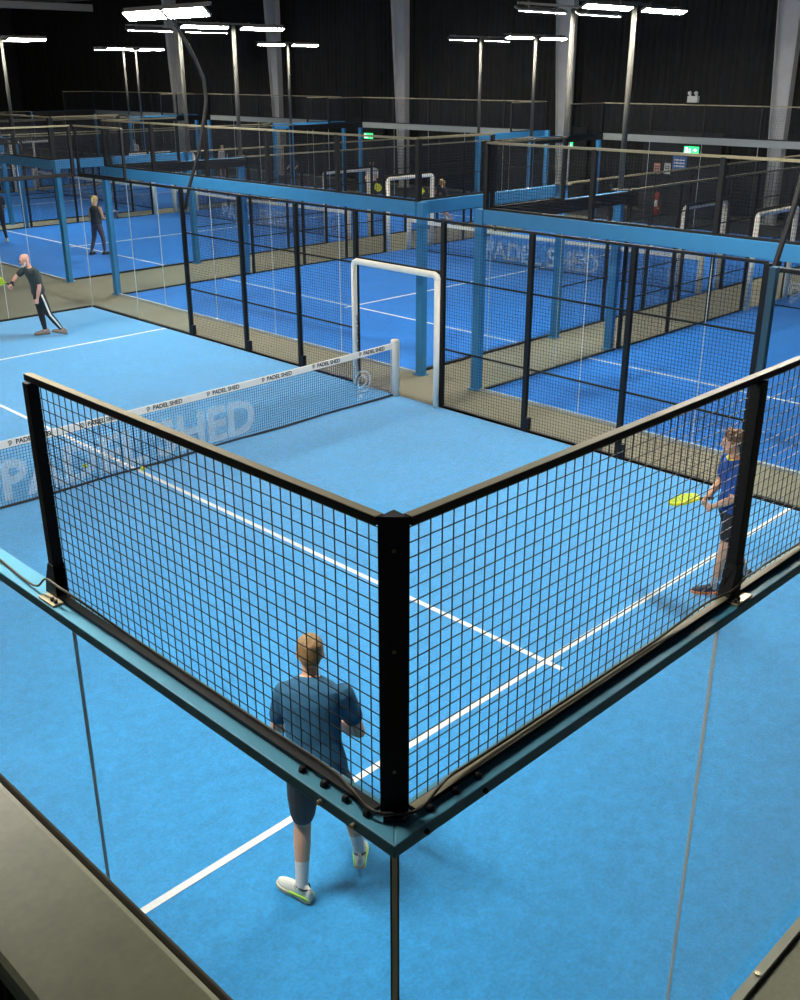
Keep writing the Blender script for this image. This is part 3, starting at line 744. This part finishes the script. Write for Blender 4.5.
# arched lamp poles
def arched(x, y, sx, label, ground=False):
    t = thing('floodlight_pole', label, 'floodlight', (x, y, 2.6))
    pts = [(x+sx*(a), y, z) for a, z in ((.085,2.55),(.13,2.72),(.22,2.97),(.48,3.55),(.66,4.17),(.75,4.53),(.72,4.89),(.57,5.24),(.33,5.62),(.12,5.95),(-.02,6.14))]
    if ground: pts = [(pts[0][0], y, .02), (pts[0][0], y, 2.3)] + pts
    m = MB(); m.tube(pts, .034, 10, not ground); m.build('pole', M['black'], t, True)
    m = MB(); m.obox((x-sx*.02, y, 6.14), V(.035,0,0), V(0,1.4,0), V(0,0,.03)); m.build('crossbar', M['lampbody'], t)
    for e in (-1,1): emit_head(t, (x-sx*.04, y+e*.69, 6.03), (0,1,0), (-sx,0,0), 1.30, .22, .75)
arched(10.08, 16.1, 1, 'black arched lamp pole with the brightest double lamp, near the bald man')
arched(10.08, 3.86, 1, 'black arched lamp pole leaning up behind the man with curly hair')
arched(.02, 4.26, -1, 'arched lamp pole over the glass corner side wall', True)
arched(.02, 16.1, -1, 'arched lamp pole on the hidden side of the net', True)

# gallery ledge the photograph is taken from
ZL = 3.90
lg = thing('ledge', 'olive grey metal ledge along the gallery overlooking the court', 'ledge', (-1.3,-1,ZL-.3))
MB().box((-1.382,-6,ZL-.045), (-1.198,4.5,ZL)).build('cap', M['ledge'], lg, bevel=.012)
MB().box((-1.199,-6,ZL-.060), (-1.185,4.5,ZL-.006)).build('lip', flat('ledge_lip', (.10,.085,.06)), lg, bevel=.006)
MB().box((-1.345,-6,2.75), (-1.225,4.5,ZL-.045)).build('panel', M['ledgedark'], lg)
rb = MB()
for i in range(260): rb.box((-1.352,-5.9+i*.04,2.8), (-1.345,-5.885+i*.04,ZL-.06))
rb.build('ribs', M['ledgedark'], lg)
struct(MB().box((-6,-8,2.5), (-1.2,6,2.75)), 'floor_gallery', M['ledgedark'])

# balls
for x, y, z, lb in ((4.30,9.78,.033,'yellow tennis ball lying against the foot of the net'), (5.09,10.30,.033,'yellow tennis ball on the centre line just past the net')):
    pass
m = MB(); m.ball((4.56,10.62,.048), .033); o = m.build('tennis_ball', M['ball'], None, True); tag(o, 'yellow tennis ball beyond the net, off the white centre line', 'ball', None)
s_ = MB(); s_.tube([(4.56+.0335*math.cos(a), 10.62+.0335*math.sin(a)*.7, .048+.0335*math.sin(a)*.71) for a in [2*PI*i/20 for i in range(21)]], .002, 5); s_.build('seam', M['white'], o)
m = MB(); m.ball((5.055,9.95,.053), .033); o = m.build('tennis_ball', M['ball'], None, True); tag(o, 'yellow tennis ball on the white centre line under the net', 'ball', None)
s_ = MB(); s_.tube([(5.055+.0335*math.cos(a), 9.95+.0335*math.sin(a)*.7, .053+.0335*math.sin(a)*.71) for a in [2*PI*i/20 for i in range(21)]], .002, 5); s_.build('seam', M['white'], o)

# ------------------------------------------------------------------ people
Z0 = .018
blond = mat('hair_blond', (.27,.17,.075), .6, noise=[(40,.35),(120,.3)])
brown = mat('hair_brown', (.16,.09,.045), .6, noise=[(40,.4),(120,.3)])
P1, K1, H1 = person('person seen from behind in a teal blue shirt, dark shorts and white shoes', (1.725,2.44,Z0), 49.7, dict(
    pel=(-.010,-.06,.93), neck=(-.033,.17,1.47), head=(-.024,.188,1.500), face=(-.05,1,-.18), hdir=(0,.18,1), bend=(0,-.03,0.02),
    shL=(-.195,.150,1.380), shR=(.175,.10,1.380), elL=(-.262,.13,1.11), elR=(.275,.07,1.11), wrL=(-.13,.36,1.05), wrR=(.10,.33,1.02),
    hipL=(-.092,-.06,.88), hipR=(.090,-.04,.88), kneeL=(-.112,-.035,.50), kneeR=(.205,.13,.48), anL=(-.130,-.165,.098), anR=(.262,.085,.130),
    toeL=(-.75,.66,0), toeR=(.1,1,0), palmL=(1,.1,-.2), palmR=(-1,.1,-.2), curl=.75, liftR=-.14), dict(
    skin=mat('skin_fair', (.74,.43,.28), .55), shirt=mat('shirt_teal', (.022,.115,.225), .85, noise=[(6,.15),(200,.12)]), pants=flat('shorts_grey', (.035,.045,.05)), leg=.78, hair=blond,
    sock=flat('sock_white', (.75,.76,.76)), sockh=.42, shoe=mat('shoe_white', (.76,.78,.74), .6), sole=mat('sole_cream', (.62,.60,.42), .6), accent=mat('shoe_lime', (.45,.85,.05), .5), sleeve=.58, shirtgrow=.014, flare=.03, shoesize=.95), s=1.05)
racket('dark padel racket with pink and white marks held in front by the man in teal', K1['wrL'] + V(.02,.03,-.02), V(.60,.30,-.30), V(.7,.3,.5), flat('racket_dark', (.03,.03,.04)), flat('racket_pink', (.6,.08,.2)))
P2, K2, H2 = person('person with curly hair in a blue shirt with yellow collar, facing the net side-on', (7.388,2.712,Z0), 49.7, dict(
    pel=(.075,-.05,.95), neck=(.040,-.05,1.47), head=(.005,-.05,1.535), face=(-1,.12,-.05), hdir=(-.08,0,1), bend=(.02,0,0),
    shL=(.015,-.235,1.40), shR=(.045,.135,1.40), elL=(-.035,-.27,1.12), elR=(.03,.20,1.13), wrL=(-.150,-.12,.99), wrR=(-.165,.03,1.03),
    hipL=(.07,-.145,.90), hipR=(.085,.05,.90), kneeL=(-.005,-.17,.50), kneeR=(.20,.06,.50), anL=(-.03,-.10,.098), anR=(.375,.10,.14),
    toeL=(-1,.15,0), toeR=(-1,.3,0), palmL=(.2,1,-.2), palmR=(.2,-1,-.2), curl=.9, liftR=.35), dict(
    skin=mat('skin_tan', (.66,.37,.24), .55), shirt=mat('shirt_navy', (.012,.070,.30), .85, noise=[(5,.3)]), pants=flat('shorts_black', (.02,.022,.028)), leg=.55, loose=True, hair=brown,
    sock=flat('sock_grey', (.45,.46,.48)), sockh=.25, shoe=mat('shoe_navy', (.03,.045,.08), .6), sole=mat('sole_orange', (.70,.26,.10), .6), sleeve=.62), hair='curly')
m = MB(); m.tube([Vector(K2['neck']) + V(.075*math.cos(a), .075*math.sin(a), .0+.012*math.sin(a)) for a in [2*PI*i/16 for i in range(17)]], .011, 7)
m.build('collar', M['yellow'], P2, True)
rk = K2['wrR'] + V(-.02,-.05,.01)
racket('bright yellow padel racket held level by the man in the blue shirt', rk, V(.02,.98,-.34), V(-.12,.25,1), flat('racket_lime_face', (.42,.55,.05)), M['yellow'])
P3, K3, H3 = person('person bald with white beard in black, lunging sideways with a yellow racket', (7.944,18.158,Z0), 66, dict(
    pel=(-.075,-.02,.90), neck=(-.185,-.06,1.40), head=(-.222,-.075,1.450), face=(-1,-.35,-.10), hdir=(-.28,-.05,1), bend=(.04,0,.02),
    shL=(-.085,-.22,1.33), shR=(-.245,.12,1.36), elL=(-.045,-.28,1.06), elR=(-.44,.12,1.22), wrL=(-.115,-.30,.82), wrR=(-.56,.05,1.09),
    hipL=(-.055,-.11,.86), hipR=(-.095,.08,.86), kneeL=(.07,-.16,.46), kneeR=(-.075,.08,.47), anL=(.285,-.14,.13), anR=(-.035,.10,.098),
    toeL=(-.9,-.25,0), toeR=(-1,-.1,0), palmL=(-.4,1,0), palmR=(-.3,-.2,-1), thumbL=(-1,0,0), curl=.7, liftL=.30), dict(
    skin=mat('skin_pink', (.68,.36,.27), .5), shirt=mat('shirt_charcoal', (.025,.040,.042), .85), pants=flat('track_pants', (.012,.013,.018)), leg=2, legname='trousers', sidestripe=True, hair=flat('beard', (.7,.68,.64)),
    shoe=mat('shoe_taupe', (.22,.17,.15), .6), sole=mat('sole_dark', (.12,.10,.09), .6), sleeve=.7), hair='none')
m = MB(); R_ = lambda *p: H3 @ V(*p)
m.tube([R_(-.062,.03,.07), R_(-.055,.062,.035), R_(-.03,.084,.015), R_(0,.092,.008), R_(.03,.084,.015), R_(.055,.062,.035), R_(.062,.03,.07)], [.010,.016,.019,.022,.019,.016,.010], 9, True); m.build('beard', flat('beard', (.7,.68,.64)), P3, True)
m = MB()
for e in (-1,1):
    m.tube([R_(e*.031+.022*math.cos(a), .102, .120+.016*math.sin(a)) for a in [2*PI*i/14 for i in range(15)]], .003, 6); m.tube([R_(e*.053,.10,.124), R_(e*.078,.0,.124)], .003, 6)
m.tube([R_(-.01,.103,.124), R_(.01,.103,.124)], .003, 6); m.build('glasses', M['ink'], P3, True)
racket('yellow padel racket stretched out by the bald man', K3['wrR'] + V(.02,.01,-.03), V(-.80,.36,.30), V(.5,.9,.8), M['yellow'], M['yellow'])
m = MB(); wv = K3['elR'].lerp(K3['wrR'], .9); dv = (K3['wrR']-K3['elR']).normalized(); m.tube([wv - dv*.018, wv + dv*.018], .034, 12, True); m.build('wristband', M['ink'], P3, True)

def upright(label, loc, ang, fdir, wear, h=1.72, hair='tail', pose=None, lean=0.):
    """standing figure; fdir is the direction faced in the local frame (radians, 0 = away along ang)"""
    k = h/1.8
    c, s = math.cos(fdir), math.sin(fdir)
    def q(x, y, z): return ((x*c - y*s)*k, (x*s + y*c)*k, z*k)
    J = dict(pel=q(0,-.03,.95), neck=q(0,.0+lean,1.47), head=q(0,.02+lean*1.1,1.53), face=q(0,1,-.08), hdir=(0,0,1),
      shL=q(-.18,lean,1.40), shR=q(.18,lean,1.40), elL=q(-.25,-.02,1.13), elR=q(.25,-.02,1.13), wrL=q(-.20,.20,1.02), wrR=q(.20,.20,1.02),
      hipL=q(-.09,-.03,.90), hipR=q(.09,-.03,.90), kneeL=q(-.14,.05,.50), kneeR=q(.14,.05,.50), anL=q(-.16,-.03,.098), anR=q(.16,-.03,.098), toeL=q(-.2,1,0), toeR=q(.2,1,0), palmL=q(1,.2,0), palmR=q(-1,.2,0), curl=.7)
    for kk, vv in (pose or {}).items():
        J[kk] = vv if kk == 'curl' or kk.startswith('lift') else q(*vv)
    return person(label, loc, ang, J, wear, .012, k, hair=hair)
sk = M['skin']; blk = flat('cloth_black', (.02,.02,.025)); shb = flat('shoe_black', (.02,.02,.025)); fair = flat('hair_fair', (.55,.40,.16)); dark = flat('hair_dark', (.06,.035,.02))
_, K4, _ = upright('person with blond hair in a dark tank top and grey leggings, seen from behind', (13.98,26.5,Z0), 62, -.75, dict(shirt=flat('tank', (.025,.028,.03)), pants=mat('leggings', (.075,.07,.10), .85, noise=[(9,.5)]), leg=2, legname='leggings', sleeve=0, hair=fair, shoe=shb, sole=shb), 1.72, 'tail',
   dict(kneeL=(-.16,-.02,.50), anL=(-.20,-.16,.10), anR=(.15,.05,.098), elR=(.24,.02,1.13), wrR=(.14,.24,1.06)))
racket('small dark racket with pale rim held by the woman in grey leggings', K4['wrR'] + V(.03,.03,0), V(.6,.1,.15), V(-.5,.8,.3), flat('rk_grey', (.10,.09,.11)), flat('rk_pale', (.5,.42,.46)))
upright('person in dark trousers and cream shoes on the court behind the bald man', (13.05,30.95,Z0), 62, .4, dict(shirt=blk, pants=blk, leg=2, legname='trousers', hair=dark, shoe=flat('shoe_cream', (.7,.66,.5)), sole=flat('sole_cream2', (.7,.68,.55))), 1.72, 'short')
_, K6, _ = upright('person with long dark hair in a grey shirt beside the far gate frame', (28.4,29.9,Z0), 47, PI*.9, dict(shirt=flat('tee_grey', (.50,.54,.56)), pants=blk, leg=2, legname='trousers', hair=dark, shoe=shb, sole=shb), 1.75, 'long')
racket('yellow racket hanging at the side of the person in the grey shirt', K6['wrL'] + V(0,0,-.02), V(.3,-.2,-.9), V(-.7,-.7,0), M['yellow'], M['yellow'])
_, K7, _ = upright('person in black with blond ponytail reaching out with a round yellow racket', (26.9,24.5,Z0), 42, 1.5, dict(shirt=blk, pants=blk, leg=.5, hair=fair, shoe=flat('shoe_w', (.6,.6,.6)), sole=shb), 1.62, 'tail',
   dict(pel=(0,-.12,.82), hipL=(-.09,-.12,.78), hipR=(.09,-.12,.78), neck=(0,.10,1.30), head=(0,.14,1.36), shL=(-.18,.10,1.24), shR=(.18,.10,1.24), elL=(-.2,.36,1.12), wrL=(-.12,.60,1.10), elR=(.22,.16,1.0), wrR=(.15,.40,1.0), kneeR=(.14,.12,.45), anR=(.16,-.05,.098), kneeL=(-.14,.05,.42), anL=(-.16,-.30,.10)))
racket('round yellow racket reaching out from the player in black', K7['wrL'] + V(-.03,.03,0), V(-.7,.72,.1), V(-.6,-.6,.2), M['yellow'], M['yellow'])
upright('person in black standing by the blue post far behind the first white gate', (29.3,36.0,Z0), 50, 2.4, dict(shirt=blk, pants=blk, leg=2, legname='trousers', hair=dark, shoe=flat('shoe_w', (.6,.6,.6)), sole=shb), 1.72, 'short')
upright('distant person with fair hair in white on the court beyond the arched pole', (30.1,42.4,Z0), 54, 2.6, dict(shirt=flat('tee_white', (.6,.6,.6)), pants=blk, leg=.7, hair=fair, shoe=shb, sole=shb), 1.72, 'short')
upright('distant person with pale top on the court by the far hall corner', (29.8,50.0,Z0), 58, 2.6, dict(shirt=flat('tee_white', (.6,.6,.6)), pants=blk, leg=.7, hair=brown, shoe=shb, sole=shb), 1.72, 'short')

# ------------------------------------------------------------------ world, camera, view
w = bpy.data.worlds.new('World'); SC.world = w; w.use_nodes = True
w.node_tree.nodes['Background'].inputs[0].default_value = (.75,.85,1,1); w.node_tree.nodes['Background'].inputs[1].default_value = .04
cam = bpy.data.cameras.new('Camera'); co = bpy.data.objects.new('Camera', cam); COL.objects.link(co)
co.location = (-1.7433395,-1.76309313,5.02948283); co.rotation_euler = (1.17671397,.00056801,-.78705473)
cam.sensor_fit = 'VERTICAL'; cam.sensor_height = 36; cam.lens = 1029.3*36/1000; cam.clip_start = .05; cam.clip_end = 200
SC.camera = co
try:
    SC.cycles.transparent_max_bounces = 80; SC.cycles.max_bounces = 6; SC.cycles.diffuse_bounces = 3; SC.cycles.glossy_bounces = 3
    SC.cycles.sample_clamp_indirect = 6
except Exception: pass
SC.view_settings.view_transform = 'Standard'; SC.view_settings.look = 'None'; SC.view_settings.gamma = 1; SC.view_settings.exposure = .15
SC.view_settings.use_curve_mapping = False
